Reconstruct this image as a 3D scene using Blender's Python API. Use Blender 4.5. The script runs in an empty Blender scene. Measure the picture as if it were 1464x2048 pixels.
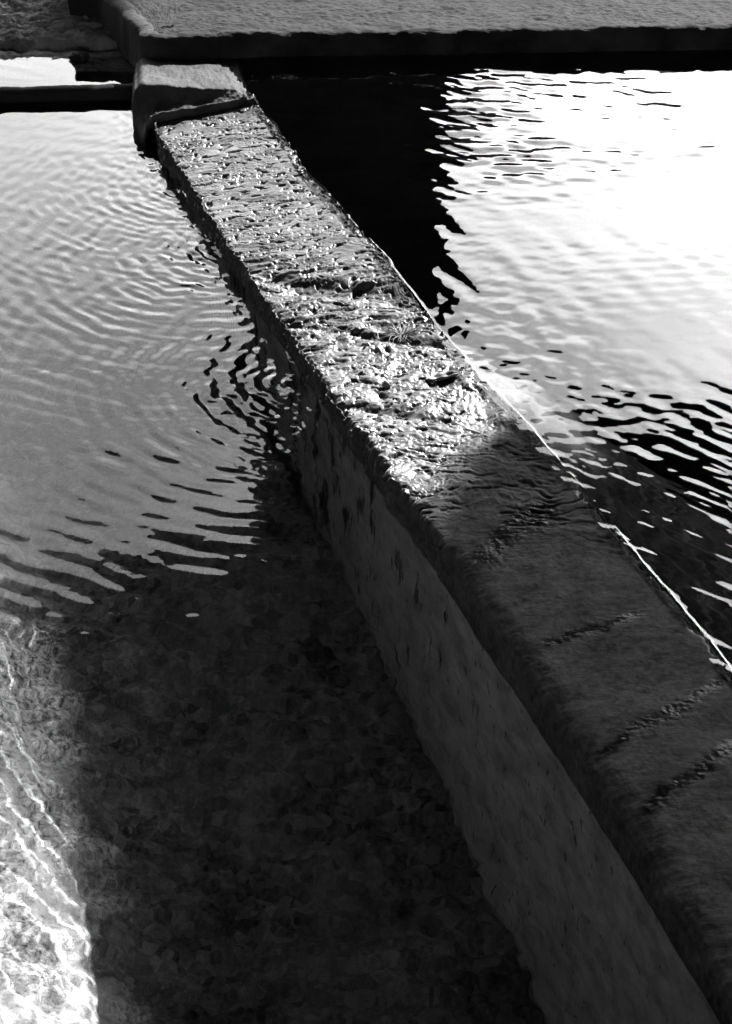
import bpy, bmesh, math, random
import numpy as np
from mathutils import Vector

R = math.radians
C = bpy.context.scene.collection
scene = bpy.context.scene

# ------------------------------------------------------------------ camera
cam_d = bpy.data.cameras.new("camera")
cam = bpy.data.objects.new("camera", cam_d)
C.objects.link(cam)
cam.location = (0, 0, 2.2655)
cam.rotation_euler = (R(90 - 35.035), 0, 0)
cam_d.sensor_fit = 'VERTICAL'
cam_d.sensor_height = 36.0
cam_d.sensor_width = 25.73
cam_d.lens = 36.0 * 3600 / 2048
cam_d.clip_start = 0.05
cam_d.clip_end = 3000
scene.camera = cam

# ------------------------------------------------------------------ light
SUN_AZ, SUN_EL = 33.0, 40.0          # azimuth clockwise from +Y, elevation
world = bpy.data.worlds.new("World")
scene.world = world
world.use_nodes = True
nt = world.node_tree
nt.nodes.clear()
sky = nt.nodes.new('ShaderNodeTexSky')
sky.sky_type = 'NISHITA'
sky.sun_disc = False
sky.sun_elevation = R(SUN_EL)
sky.sun_rotation = R(SUN_AZ)
sky.dust_density = 2.0
sky.air_density = 1.0
bw = nt.nodes.new('ShaderNodeRGBToBW')       # the photograph is monochrome
bg = nt.nodes.new('ShaderNodeBackground')
bg.inputs['Strength'].default_value = 0.15
wo = nt.nodes.new('ShaderNodeOutputWorld')
nt.links.new(sky.outputs[0], bw.inputs[0])
# thin cloud streaks in the sky
tc = nt.nodes.new('ShaderNodeTexCoord')
mp = nt.nodes.new('ShaderNodeMapping')
mp.inputs['Scale'].default_value = (1.0, 1.0, 3.0)
nz = nt.nodes.new('ShaderNodeTexNoise')
nz.inputs['Scale'].default_value = 5.0
nz.inputs['Detail'].default_value = 5.0
mr = nt.nodes.new('ShaderNodeMapRange')
mr.inputs['From Min'].default_value = 0.3
mr.inputs['From Max'].default_value = 0.7
mr.inputs['To Min'].default_value = 0.75
mr.inputs['To Max'].default_value = 1.35
mu = nt.nodes.new('ShaderNodeMath')
mu.operation = 'MULTIPLY'
nt.links.new(tc.outputs['Generated'], mp.inputs[0])
nt.links.new(mp.outputs[0], nz.inputs['Vector'])
nt.links.new(nz.outputs['Fac'], mr.inputs['Value'])
nt.links.new(bw.outputs[0], mu.inputs[0])
nt.links.new(mr.outputs[0], mu.inputs[1])
# pale haze low over the horizon
sz = nt.nodes.new('ShaderNodeSeparateXYZ')
hz = nt.nodes.new('ShaderNodeMapRange')
hz.interpolation_type = 'SMOOTHSTEP'
hz.inputs['From Min'].default_value = 0.30
hz.inputs['From Max'].default_value = 0.56
hz.inputs['To Min'].default_value = 2.0
hz.inputs['To Max'].default_value = 1.0
mu2 = nt.nodes.new('ShaderNodeMath')
mu2.operation = 'MULTIPLY'
nt.links.new(tc.outputs['Generated'], sz.inputs[0])
nt.links.new(sz.outputs['Z'], hz.inputs['Value'])
nt.links.new(mu.outputs[0], mu2.inputs[0])
nt.links.new(hz.outputs[0], mu2.inputs[1])
nt.links.new(mu2.outputs[0], bg.inputs['Color'])
nt.links.new(bg.outputs[0], wo.inputs[0])

sun_d = bpy.data.lights.new("sun", 'SUN')
sun_d.energy = 4.5
sun_d.angle = R(0.53)
sun_d.color = (1, 1, 1)
sun_d.cycles.is_caustics_light = True
sun = bpy.data.objects.new("sun", sun_d)
C.objects.link(sun)
sun.location = (6, 12, 9)
sv = Vector((math.sin(R(SUN_AZ)) * math.cos(R(SUN_EL)), math.cos(R(SUN_AZ)) * math.cos(R(SUN_EL)), math.sin(R(SUN_EL))))
sun.rotation_euler = sv.to_track_quat('Z', 'Y').to_euler()

vs = scene.view_settings
vs.view_transform = 'Standard'
vs.look = 'None'
vs.gamma = 1
vs.use_curve_mapping = False
vs.exposure = 2.5

cy = scene.cycles
cy.max_bounces = 10
cy.transmission_bounces = 8
cy.glossy_bounces = 4
cy.diffuse_bounces = 3
cy.caustics_refractive = True
cy.caustics_reflective = True
cy.blur_glossy = 0.0
cy.sample_clamp_indirect = 6.0
cy.use_denoising = True
cy.sampling_pattern = 'TABULATED_SOBOL'

# ------------------------------------------------------------------ noise
def perlin(x, y, seed=0):
    x = np.asarray(x, float); y = np.asarray(y, float)
    xi = np.floor(x).astype(np.int64); yi = np.floor(y).astype(np.int64)
    xf = x - xi; yf = y - yi
    rng = np.random.RandomState(seed)
    perm = rng.permutation(1024)
    ang = rng.rand(1024) * 2 * np.pi
    gx = np.cos(ang); gy = np.sin(ang)
    def g(ix, iy, dx, dy):
        h = perm[(perm[ix & 1023] + iy) & 1023]
        return gx[h] * dx + gy[h] * dy
    u = xf * xf * xf * (xf * (xf * 6 - 15) + 10)
    v = yf * yf * yf * (yf * (yf * 6 - 15) + 10)
    a = g(xi, yi, xf, yf); b = g(xi + 1, yi, xf - 1, yf)
    c = g(xi, yi + 1, xf, yf - 1); d = g(xi + 1, yi + 1, xf - 1, yf - 1)
    return 1.5 * (a + u * (b - a) + v * (c - a + u * (a - b - c + d)))

def fbm(x, y, seed=0, octaves=4, gain=0.5, lac=2.03):
    s = 0; amp = 1.0; f = 1.0
    for k in range(octaves):
        s = s + amp * perlin(np.asarray(x) * f + 17.3 * k, np.asarray(y) * f - 9.1 * k, seed + k)
        amp *= gain; f *= lac
    return s

def ridged(x, y, seed=0, octaves=4, gain=0.55):
    s = 0; amp = 1.0; f = 1.0
    for k in range(octaves):
        s = s + amp * (1 - 2 * np.abs(perlin(np.asarray(x) * f + 5.7 * k, np.asarray(y) * f + 3.3 * k, seed + k)))
        amp *= gain; f *= 2.1
    return s

def sstep(a, b, x):
    t = np.clip((np.asarray(x, float) - a) / (b - a), 0, 1)
    return t * t * (3 - 2 * t)

def bump(x, c, w):
    return np.exp(-((np.asarray(x) - c) / w) ** 2)

# ------------------------------------------------------------------ mesh helpers
def grid_object(name, P, mat, flip=False, close_u=False):
    """P: (n, m, 3) array of points -> one smooth quad sheet."""
    n, m = P.shape[:2]
    me = bpy.data.meshes.new(name)
    idx = np.arange(n * m).reshape(n, m)
    a = idx[:-1, :-1].ravel(); b = idx[:-1, 1:].ravel(); c = idx[1:, 1:].ravel(); d = idx[1:, :-1].ravel()
    q = np.stack([a, b, c, d], 1) if not flip else np.stack([a, d, c, b], 1)
    nf = len(q)
    me.vertices.add(n * m)
    me.vertices.foreach_set('co', P.reshape(-1).astype(np.float32))
    me.loops.add(nf * 4)
    me.loops.foreach_set('vertex_index', q.reshape(-1).astype(np.int32))
    me.polygons.add(nf)
    me.polygons.foreach_set('loop_start', np.arange(0, nf * 4, 4, dtype=np.int32))
    me.polygons.foreach_set('use_smooth', np.ones(nf, dtype=bool))
    me.update(calc_edges=True)
    me.validate()
    me.materials.append(mat)
    o = bpy.data.objects.new(name, me)
    C.objects.link(o)
    return o

def bm_object(name, bm, mat, parent=None, smooth=True):
    me = bpy.data.meshes.new(name)
    bm.normal_update()
    bm.to_mesh(me); bm.free()
    for p in me.polygons:
        p.use_smooth = smooth
    me.materials.append(mat)
    o = bpy.data.objects.new(name, me)
    C.objects.link(o)
    if parent is not None:
        o.parent = parent
    return o

def tag(o, label=None, cat=None, group=None, kind=None):
    if label: o['label'] = label
    if cat: o['category'] = cat
    if group: o['group'] = group
    if kind or cat: o['kind'] = kind or 'thing'
    return o

def receive(o):
    o.cycles.is_caustics_receiver = True
    return o

# ------------------------------------------------------------------ materials (all achromatic)
def g3(v):
    return (v, v, v, 1)

def stone_mat(name, lo, hi, scale=6.0, pos=(0.32, 0.7), rough=(0.35, 0.7), bump_s=0.4, bump_scale=60.0, bump_d=0.004, spec=0.5, stretch=(1, 1, 1), pits=0.0):
    m = bpy.data.materials.new(name); m.use_nodes = True
    n = m.node_tree; b = n.nodes['Principled BSDF']
    tc = n.nodes.new('ShaderNodeTexCoord'); mp = n.nodes.new('ShaderNodeMapping')
    mp.inputs['Scale'].default_value = stretch
    n.links.new(tc.outputs['Object'], mp.inputs[0])
    a = n.nodes.new('ShaderNodeTexNoise'); a.inputs['Scale'].default_value = scale
    a.inputs['Detail'].default_value = 8; a.inputs['Roughness'].default_value = 0.62
    n.links.new(mp.outputs[0], a.inputs['Vector'])
    r = n.nodes.new('ShaderNodeValToRGB')
    r.color_ramp.elements[0].position = pos[0]; r.color_ramp.elements[0].color = g3(lo)
    r.color_ramp.elements[1].position = pos[1]; r.color_ramp.elements[1].color = g3(hi)
    n.links.new(a.outputs['Fac'], r.inputs[0])
    col = r.outputs[0]
    if pits > 0:
        v = n.nodes.new('ShaderNodeTexNoise'); v.inputs['Scale'].default_value = 38
        v.inputs['Detail'].default_value = 3
        mp2 = n.nodes.new('ShaderNodeMapping'); mp2.inputs['Scale'].default_value = (1.0, 1.0, 0.35)
        n.links.new(tc.outputs['Object'], mp2.inputs[0]); n.links.new(mp2.outputs[0], v.inputs['Vector'])
        vr = n.nodes.new('ShaderNodeValToRGB')
        vr.color_ramp.elements[0].position = 0.66; vr.color_ramp.elements[0].color = g3(1)
        vr.color_ramp.elements[1].position = 0.70; vr.color_ramp.elements[1].color = g3(1 - pits)
        n.links.new(v.outputs['Fac'], vr.inputs[0])
        mx = n.nodes.new('ShaderNodeMixRGB'); mx.blend_type = 'MULTIPLY'; mx.inputs[0].default_value = 1
        n.links.new(col, mx.inputs[1]); n.links.new(vr.outputs[0], mx.inputs[2])
        col = mx.outputs[0]
    n.links.new(col, b.inputs['Base Color'])
    rr = n.nodes.new('ShaderNodeMapRange')
    rr.inputs['From Min'].default_value = 0.3; rr.inputs['From Max'].default_value = 0.7
    rr.inputs['To Min'].default_value = rough[0]; rr.inputs['To Max'].default_value = rough[1]
    n.links.new(a.outputs['Fac'], rr.inputs['Value']); n.links.new(rr.outputs[0], b.inputs['Roughness'])
    b.inputs['Specular IOR Level'].default_value = spec
    if bump_s > 0:
        c = n.nodes.new('ShaderNodeTexNoise'); c.inputs['Scale'].default_value = bump_scale
        c.inputs['Detail'].default_value = 6; c.inputs['Roughness'].default_value = 0.65
        n.links.new(mp.outputs[0], c.inputs['Vector'])
        bp = n.nodes.new('ShaderNodeBump'); bp.inputs['Strength'].default_value = bump_s
        bp.inputs['Distance'].default_value = bump_d
        n.links.new(c.outputs['Fac'], bp.inputs['Height']); n.links.new(bp.outputs[0], b.inputs['Normal'])
    return m

M_SLAB = stone_mat('dry_concrete', 0.003, 0.020, scale=6, pos=(0.38, 0.62), stretch=(0.7, 1.6, 1), rough=(0.7, 0.95), bump_s=0.9, bump_scale=60, bump_d=0.010, spec=0.1)
n_ = M_SLAB.node_tree; b_ = n_.nodes['Principled BSDF']           # end face lightened in the colour, standing in for skylight
l_ = b_.inputs['Base Color'].links[0].from_socket
la_ = n_.nodes.new('ShaderNodeAttribute'); la_.attribute_name = 'end_light'
lm_ = n_.nodes.new('ShaderNodeMixRGB'); lm_.inputs[2].default_value = g3(0.055)
n_.links.new(la_.outputs['Fac'], lm_.inputs[0]); n_.links.new(l_, lm_.inputs[1]); n_.links.new(lm_.outputs[0], b_.inputs['Base Color'])
M_BANK = stone_mat('rough_stone', 0.06, 0.17, scale=9, rough=(0.7, 0.95), bump_s=0.9, bump_scale=40, bump_d=0.02, spec=0.2)
M_BLOCK = stone_mat('pale_stone', 0.015, 0.05, scale=10, rough=(0.6, 0.9), bump_s=0.8, bump_scale=80, bump_d=0.006, spec=0.12)
n_ = M_BLOCK.node_tree; b_ = n_.nodes['Principled BSDF']           # submerged right side blackened in the colour to mute its sunlight
l_ = b_.inputs['Base Color'].links[0].from_socket
tc_ = n_.nodes.new('ShaderNodeTexCoord'); sp_ = n_.nodes.new('ShaderNodeSeparateXYZ'); n_.links.new(tc_.outputs['Object'], sp_.inputs[0])
zr_ = n_.nodes.new('ShaderNodeMapRange'); zr_.inputs['From Min'].default_value = -0.012; zr_.inputs['From Max'].default_value = -0.035
n_.links.new(sp_.outputs['Z'], zr_.inputs['Value'])
xr_ = n_.nodes.new('ShaderNodeMapRange'); xr_.inputs['From Min'].default_value = -0.50; xr_.inputs['From Max'].default_value = -0.47
n_.links.new(sp_.outputs['X'], xr_.inputs['Value'])
zm_ = n_.nodes.new('ShaderNodeMath'); zm_.operation = 'MULTIPLY'; n_.links.new(zr_.outputs[0], zm_.inputs[0]); n_.links.new(xr_.outputs[0], zm_.inputs[1])
lm_ = n_.nodes.new('ShaderNodeMixRGB'); lm_.inputs[2].default_value = g3(0.004)
n_.links.new(zm_.outputs[0], lm_.inputs[0]); n_.links.new(l_, lm_.inputs[1]); n_.links.new(lm_.outputs[0], b_.inputs['Base Color'])
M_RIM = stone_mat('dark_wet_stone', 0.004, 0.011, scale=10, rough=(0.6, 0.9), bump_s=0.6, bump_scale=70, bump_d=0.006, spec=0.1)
M_DECK = stone_mat('dark_deck_concrete', 0.03, 0.06, scale=1.5, rough=(0.7, 0.95), bump_s=0.3, bump_scale=8, bump_d=0.02, spec=0.2)
M_GROUND = stone_mat('trodden_earth', 0.03, 0.06, scale=0.8, rough=(0.8, 0.95), bump_s=0.4, bump_scale=12, bump_d=0.03, spec=0.2)
M_FLOORL = stone_mat('pebbly_pool_floor', 0.14, 0.5, scale=11, rough=(0.7, 0.95), bump_s=0.9, bump_scale=22, bump_d=0.03, spec=0.2)
def floor_mat():
    m = bpy.data.materials.new('pebbly_pool_floor'); m.use_nodes = True
    n = m.node_tree; b = n.nodes['Principled BSDF']
    tc = n.nodes.new('ShaderNodeTexCoord')
    wn = n.nodes.new('ShaderNodeTexNoise'); wn.inputs['Scale'].default_value = 9; wn.inputs['Detail'].default_value = 3
    n.links.new(tc.outputs['Object'], wn.inputs['Vector'])
    ad = n.nodes.new('ShaderNodeMixRGB'); ad.blend_type = 'LINEAR_LIGHT'; ad.inputs[0].default_value = 0.035
    n.links.new(tc.outputs['Object'], ad.inputs[1]); n.links.new(wn.outputs['Color'], ad.inputs[2])
    vo = n.nodes.new('ShaderNodeTexVoronoi'); vo.inputs['Scale'].default_value = 40; vo.feature = 'F1'
    ve = n.nodes.new('ShaderNodeTexVoronoi'); ve.inputs['Scale'].default_value = 40; ve.feature = 'DISTANCE_TO_EDGE'
    n.links.new(ad.outputs[0], vo.inputs['Vector']); n.links.new(ad.outputs[0], ve.inputs['Vector'])
    sc = n.nodes.new('ShaderNodeSeparateXYZ'); n.links.new(vo.outputs['Color'], sc.inputs[0])
    big = n.nodes.new('ShaderNodeTexNoise'); big.inputs['Scale'].default_value = 3.2; big.inputs['Detail'].default_value = 8; big.inputs['Roughness'].default_value = 0.65
    n.links.new(tc.outputs['Object'], big.inputs['Vector'])
    fine = n.nodes.new('ShaderNodeTexNoise'); fine.inputs['Scale'].default_value = 70; fine.inputs['Detail'].default_value = 6; fine.inputs['Roughness'].default_value = 0.7
    n.links.new(tc.outputs['Object'], fine.inputs['Vector'])
    # stone tone = 0.45 cell + 0.55 mottling
    t1 = n.nodes.new('ShaderNodeMixRGB'); t1.inputs[0].default_value = 0.80
    n.links.new(sc.outputs['X'], t1.inputs[1]); n.links.new(big.outputs['Fac'], t1.inputs[2])
    t2 = n.nodes.new('ShaderNodeMixRGB'); t2.inputs[0].default_value = 0.35
    n.links.new(t1.outputs[0], t2.inputs[1]); n.links.new(fine.outputs['Fac'], t2.inputs[2])
    r = n.nodes.new('ShaderNodeValToRGB')
    r.color_ramp.elements[0].position = 0.36; r.color_ramp.elements[0].color = g3(0.012)
    r.color_ramp.elements[1].position = 0.62; r.color_ramp.elements[1].color = g3(0.16)
    n.links.new(t2.outputs[0], r.inputs[0])
    er = n.nodes.new('ShaderNodeMapRange'); er.inputs['From Min'].default_value = 0.0; er.inputs['From Max'].default_value = 0.09
    er.inputs['To Min'].default_value = 0.86; er.inputs['To Max'].default_value = 1.0
    n.links.new(ve.outputs['Distance'], er.inputs['Value'])
    me_ = n.nodes.new('ShaderNodeMixRGB'); me_.blend_type = 'MULTIPLY'; me_.inputs[0].default_value = 1
    n.links.new(r.outputs[0], me_.inputs[1]); n.links.new(er.outputs[0], me_.inputs[2])
    # sunlit patch painted paler into the floor colour, away from the wall
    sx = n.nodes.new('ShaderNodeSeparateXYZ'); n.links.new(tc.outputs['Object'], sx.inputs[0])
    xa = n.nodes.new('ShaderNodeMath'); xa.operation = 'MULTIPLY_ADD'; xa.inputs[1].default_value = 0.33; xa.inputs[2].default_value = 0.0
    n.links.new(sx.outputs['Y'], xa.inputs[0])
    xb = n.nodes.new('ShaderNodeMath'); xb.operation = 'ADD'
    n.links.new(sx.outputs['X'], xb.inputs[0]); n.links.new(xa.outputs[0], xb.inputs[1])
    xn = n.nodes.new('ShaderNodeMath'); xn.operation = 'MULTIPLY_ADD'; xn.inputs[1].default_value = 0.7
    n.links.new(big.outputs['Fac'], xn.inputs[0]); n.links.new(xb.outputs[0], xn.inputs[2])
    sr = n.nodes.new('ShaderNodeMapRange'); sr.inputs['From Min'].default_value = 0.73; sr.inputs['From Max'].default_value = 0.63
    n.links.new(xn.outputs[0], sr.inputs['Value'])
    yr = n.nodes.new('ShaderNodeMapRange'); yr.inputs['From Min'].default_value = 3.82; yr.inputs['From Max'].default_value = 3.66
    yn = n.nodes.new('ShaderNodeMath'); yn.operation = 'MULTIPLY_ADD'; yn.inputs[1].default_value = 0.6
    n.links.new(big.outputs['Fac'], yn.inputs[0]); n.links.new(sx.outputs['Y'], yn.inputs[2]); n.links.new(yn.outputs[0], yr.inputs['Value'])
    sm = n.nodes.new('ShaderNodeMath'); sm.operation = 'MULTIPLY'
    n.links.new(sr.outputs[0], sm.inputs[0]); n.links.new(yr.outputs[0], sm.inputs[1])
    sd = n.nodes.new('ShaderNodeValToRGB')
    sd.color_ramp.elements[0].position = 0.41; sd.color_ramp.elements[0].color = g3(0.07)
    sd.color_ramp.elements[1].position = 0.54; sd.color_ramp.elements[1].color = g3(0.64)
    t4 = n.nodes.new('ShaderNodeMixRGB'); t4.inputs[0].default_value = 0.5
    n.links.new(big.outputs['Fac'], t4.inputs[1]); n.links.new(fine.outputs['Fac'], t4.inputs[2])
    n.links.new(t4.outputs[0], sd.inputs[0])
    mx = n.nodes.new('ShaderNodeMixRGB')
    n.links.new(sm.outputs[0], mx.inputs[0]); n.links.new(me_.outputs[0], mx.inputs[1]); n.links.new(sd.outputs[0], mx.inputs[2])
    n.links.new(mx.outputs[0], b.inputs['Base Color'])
    b.inputs['Roughness'].default_value = 0.9; b.inputs['Specular IOR Level'].default_value = 0.1
    bp = n.nodes.new('ShaderNodeBump'); bp.inputs['Strength'].default_value = 0.8; bp.inputs['Distance'].default_value = 0.02
    n.links.new(t4.outputs[0], bp.inputs['Height']); n.links.new(bp.outputs[0], b.inputs['Normal'])
    return m
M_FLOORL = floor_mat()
M_FLOORR = stone_mat('dark_algae_floor', 0.002, 0.007, scale=9, rough=(0.7, 0.95), bump_s=0.5, bump_scale=22, bump_d=0.02, spec=0.0)

n_ = M_FLOORR.node_tree; b_ = n_.nodes['Principled BSDF']           # floor colour paled beside the wall where the net of sunlight shows
l_ = b_.inputs['Base Color'].links[0].from_socket
la_ = n_.nodes.new('ShaderNodeAttribute'); la_.attribute_name = 'caustic_pale'
lm_ = n_.nodes.new('ShaderNodeMixRGB'); lm_.inputs[2].default_value = g3(0.17)
n_.links.new(la_.outputs['Fac'], lm_.inputs[0]); n_.links.new(l_, lm_.inputs[1]); n_.links.new(lm_.outputs[0], b_.inputs['Base Color'])

def wall_mat():
    """wet algae-covered concrete on top, smooth plaster below the old waterline"""
    m = bpy.data.materials.new('wet_wall_concrete'); m.use_nodes = True
    n = m.node_tree; b = n.nodes['Principled BSDF']
    ge = n.nodes.new('ShaderNodeTexCoord')
    sx = n.nodes.new('ShaderNodeSeparateXYZ'); n.links.new(ge.outputs['Object'], sx.inputs[0])
    # below-water band mask
    w = n.nodes.new('ShaderNodeMapRange')
    w.inputs['From Min'].default_value = -0.112; w.inputs['From Max'].default_value = -0.122
    n.links.new(sx.outputs['Z'], w.inputs['Value'])
    pa = n.nodes.new('ShaderNodeAttribute'); pa.attribute_name = 'plaster'
    wm = n.nodes.new('ShaderNodeMath'); wm.operation = 'MULTIPLY'
    n.links.new(w.outputs[0], wm.inputs[0]); n.links.new(pa.outputs['Fac'], wm.inputs[1])
    w = wm
    a = n.nodes.new('ShaderNodeTexNoise'); a.inputs['Scale'].default_value = 12
    a.inputs['Detail'].default_value = 8; a.inputs['Roughness'].default_value = 0.65
    n.links.new(ge.outputs['Object'], a.inputs['Vector'])
    r1 = n.nodes.new('ShaderNodeValToRGB')
    r1.color_ramp.elements[0].position = 0.42; r1.color_ramp.elements[0].color = g3(0.004)
    r1.color_ramp.elements[1].position = 0.60; r1.color_ramp.elements[1].color = g3(0.062)
    a6 = n.nodes.new('ShaderNodeTexNoise'); a6.inputs['Scale'].default_value = 60
    a6.inputs['Detail'].default_value = 6; a6.inputs['Roughness'].default_value = 0.7
    n.links.new(ge.outputs['Object'], a6.inputs['Vector'])
    a7 = n.nodes.new('ShaderNodeMixRGB'); a7.inputs[0].default_value = 0.5
    n.links.new(a.outputs['Fac'], a7.inputs[1]); n.links.new(a6.outputs['Fac'], a7.inputs[2])
    n.links.new(a7.outputs[0], r1.inputs[0])
    # plaster with dark pits that run down the face
    mp = n.nodes.new('ShaderNodeMapping'); mp.inputs['Scale'].default_value = (3.0, 1.4, 0.55)
    mp.inputs['Rotation'].default_value = (0.25, 0, 0)
    n.links.new(ge.outputs['Object'], mp.inputs[0])
    v = n.nodes.new('ShaderNodeTexNoise'); v.inputs['Scale'].default_value = 34; v.inputs['Detail'].default_value = 5; v.inputs['Roughness'].default_value = 0.6
    n.links.new(mp.outputs[0], v.inputs['Vector'])
    vr = n.nodes.new('ShaderNodeValToRGB')
    vr.color_ramp.elements[0].position = 0.615; vr.color_ramp.elements[0].color = g3(1)
    vr.color_ramp.elements[1].position = 0.68; vr.color_ramp.elements[1].color = g3(0.3)
    n.links.new(v.outputs['Fac'], vr.inputs[0])
    r2 = n.nodes.new('ShaderNodeValToRGB')
    r2.color_ramp.elements[0].position = 0.3; r2.color_ramp.elements[0].color = g3(0.10)
    r2.color_ramp.elements[1].position = 0.7; r2.color_ramp.elements[1].color = g3(0.26)
    n.links.new(a.outputs['Fac'], r2.inputs[0])
    mm = n.nodes.new('ShaderNodeMixRGB'); mm.blend_type = 'MULTIPLY'; mm.inputs[0].default_value = 1
    n.links.new(r2.outputs[0], mm.inputs[1]); n.links.new(vr.outputs[0], mm.inputs[2])
    # long black algae drips on the farther stretch
    mpd = n.nodes.new('ShaderNodeMapping'); mpd.inputs['Scale'].default_value = (2.0, 1.0, 0.22)
    n.links.new(ge.outputs['Object'], mpd.inputs[0])
    dn = n.nodes.new('ShaderNodeTexNoise'); dn.inputs['Scale'].default_value = 16; dn.inputs['Detail'].default_value = 6
    dn.inputs['Roughness'].default_value = 0.65
    n.links.new(mpd.outputs[0], dn.inputs['Vector'])
    dy = n.nodes.new('ShaderNodeMapRange'); dy.inputs['From Min'].default_value = 2.5; dy.inputs['From Max'].default_value = 3.7
    dy.inputs['To Min'].default_value = -0.15; dy.inputs['To Max'].default_value = 0.035
    n.links.new(sx.outputs['Y'], dy.inputs['Value'])
    ds = n.nodes.new('ShaderNodeMath'); ds.operation = 'ADD'
    n.links.new(dn.outputs['Fac'], ds.inputs[0]); n.links.new(dy.outputs[0], ds.inputs[1])
    dr = n.nodes.new('ShaderNodeMapRange'); dr.inputs['From Min'].default_value = 0.56; dr.inputs['From Max'].default_value = 0.62
    dr.inputs['To Min'].default_value = 1.0; dr.inputs['To Max'].default_value = 0.06
    n.links.new(ds.outputs[0], dr.inputs['Value'])
    md = n.nodes.new('ShaderNodeMixRGB'); md.blend_type = 'MULTIPLY'; md.inputs[0].default_value = 1
    pm_ = n.nodes.new('ShaderNodeMapRange'); pm_.inputs['From Min'].default_value = 0.55
    n.links.new(pa.outputs['Fac'], pm_.inputs['Value']); n.links.new(pm_.outputs[0], md.inputs[0])
    n.links.new(mm.outputs[0], md.inputs[1]); n.links.new(dr.outputs[0], md.inputs[2])
    # darker toward the foot of the face
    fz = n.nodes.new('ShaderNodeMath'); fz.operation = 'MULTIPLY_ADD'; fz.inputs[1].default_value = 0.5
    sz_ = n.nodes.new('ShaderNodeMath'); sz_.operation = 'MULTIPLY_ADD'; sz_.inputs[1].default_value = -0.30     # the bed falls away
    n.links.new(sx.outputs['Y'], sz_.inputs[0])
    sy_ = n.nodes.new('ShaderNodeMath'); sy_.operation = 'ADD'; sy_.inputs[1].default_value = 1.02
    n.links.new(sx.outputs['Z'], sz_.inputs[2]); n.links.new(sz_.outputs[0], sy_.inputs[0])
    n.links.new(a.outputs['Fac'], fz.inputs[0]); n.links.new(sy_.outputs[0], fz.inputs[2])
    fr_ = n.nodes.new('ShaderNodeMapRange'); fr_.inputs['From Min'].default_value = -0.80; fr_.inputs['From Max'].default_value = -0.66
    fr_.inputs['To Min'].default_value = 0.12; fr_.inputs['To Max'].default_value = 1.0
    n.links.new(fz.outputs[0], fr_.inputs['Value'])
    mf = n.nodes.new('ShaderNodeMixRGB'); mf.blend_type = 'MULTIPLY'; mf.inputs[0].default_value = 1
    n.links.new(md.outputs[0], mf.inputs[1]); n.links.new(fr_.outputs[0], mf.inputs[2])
    mm = mf
    r3 = n.nodes.new('ShaderNodeValToRGB')                        # drier matt algae where not wet
    r3.color_ramp.elements[0].position = 0.36; r3.color_ramp.elements[0].color = g3(0.016)
    r3.color_ramp.elements[1].position = 0.66; r3.color_ramp.elements[1].color = g3(0.075)
    a4 = n.nodes.new('ShaderNodeTexNoise'); a4.inputs['Scale'].default_value = 55
    a4.inputs['Detail'].default_value = 8; a4.inputs['Roughness'].default_value = 0.75
    n.links.new(ge.outputs['Object'], a4.inputs['Vector'])
    a5 = n.nodes.new('ShaderNodeMixRGB'); a5.inputs[0].default_value = 0.55
    n.links.new(a.outputs['Fac'], a5.inputs[1]); n.links.new(a4.outputs['Fac'], a5.inputs[2])
    n.links.new(a5.outputs[0], r3.inputs[0])
    wa = n.nodes.new('ShaderNodeAttribute'); wa.attribute_name = 'wet'
    m3 = n.nodes.new('ShaderNodeMixRGB')
    n.links.new(wa.outputs['Fac'], m3.inputs[0]); n.links.new(r3.outputs[0], m3.inputs[1]); n.links.new(r1.outputs[0], m3.inputs[2])
    ba = n.nodes.new('ShaderNodeAttribute'); ba.attribute_name = 'band'     # black slimy seams across the top
    m4 = n.nodes.new('ShaderNodeMixRGB'); m4.inputs[2].default_value = g3(0.006)
    n.links.new(ba.outputs['Fac'], m4.inputs[0]); n.links.new(m3.outputs[0], m4.inputs[1])
    m3 = m4
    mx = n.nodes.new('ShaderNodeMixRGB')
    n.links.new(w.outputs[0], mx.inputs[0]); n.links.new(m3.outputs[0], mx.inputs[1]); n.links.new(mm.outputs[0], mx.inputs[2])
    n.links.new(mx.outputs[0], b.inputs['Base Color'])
    rr = n.nodes.new('ShaderNodeMapRange')
    rr.inputs['From Min'].default_value = 0.3; rr.inputs['From Max'].default_value = 0.7
    rr.inputs['To Min'].default_value = 0.31; rr.inputs['To Max'].default_value = 0.50
    at = n.nodes.new('ShaderNodeAttribute'); at.attribute_name = 'wet'
    rm = n.nodes.new('ShaderNodeMixRGB'); rm.inputs[1].default_value = (0.55, 0.55, 0.55, 1)
    n.links.new(at.outputs['Fac'], rm.inputs[0]); n.links.new(a.outputs['Fac'], rr.inputs['Value'])
    n.links.new(rr.outputs[0], rm.inputs[2]); n.links.new(rm.outputs[0], b.inputs['Roughness'])
    sp = n.nodes.new('ShaderNodeMapRange'); sp.inputs['To Min'].default_value = 0.0; sp.inputs['To Max'].default_value = 0.6
    n.links.new(at.outputs['Fac'], sp.inputs['Value'])
    bs = n.nodes.new('ShaderNodeMath'); bs.operation = 'MULTIPLY_ADD'; bs.inputs[1].default_value = 0.03
    n.links.new(ba.outputs['Fac'], bs.inputs[0]); n.links.new(sp.outputs[0], bs.inputs[2])
    n.links.new(bs.outputs[0], b.inputs['Specular IOR Level'])
    br_ = n.nodes.new('ShaderNodeMath'); br_.operation = 'MULTIPLY_ADD'; br_.inputs[1].default_value = -0.40; br_.use_clamp = True
    n.links.new(ba.outputs['Fac'], br_.inputs[0]); n.links.new(rm.outputs[0], br_.inputs[2])
    n.links.new(br_.outputs[0], b.inputs['Roughness'])
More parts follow.
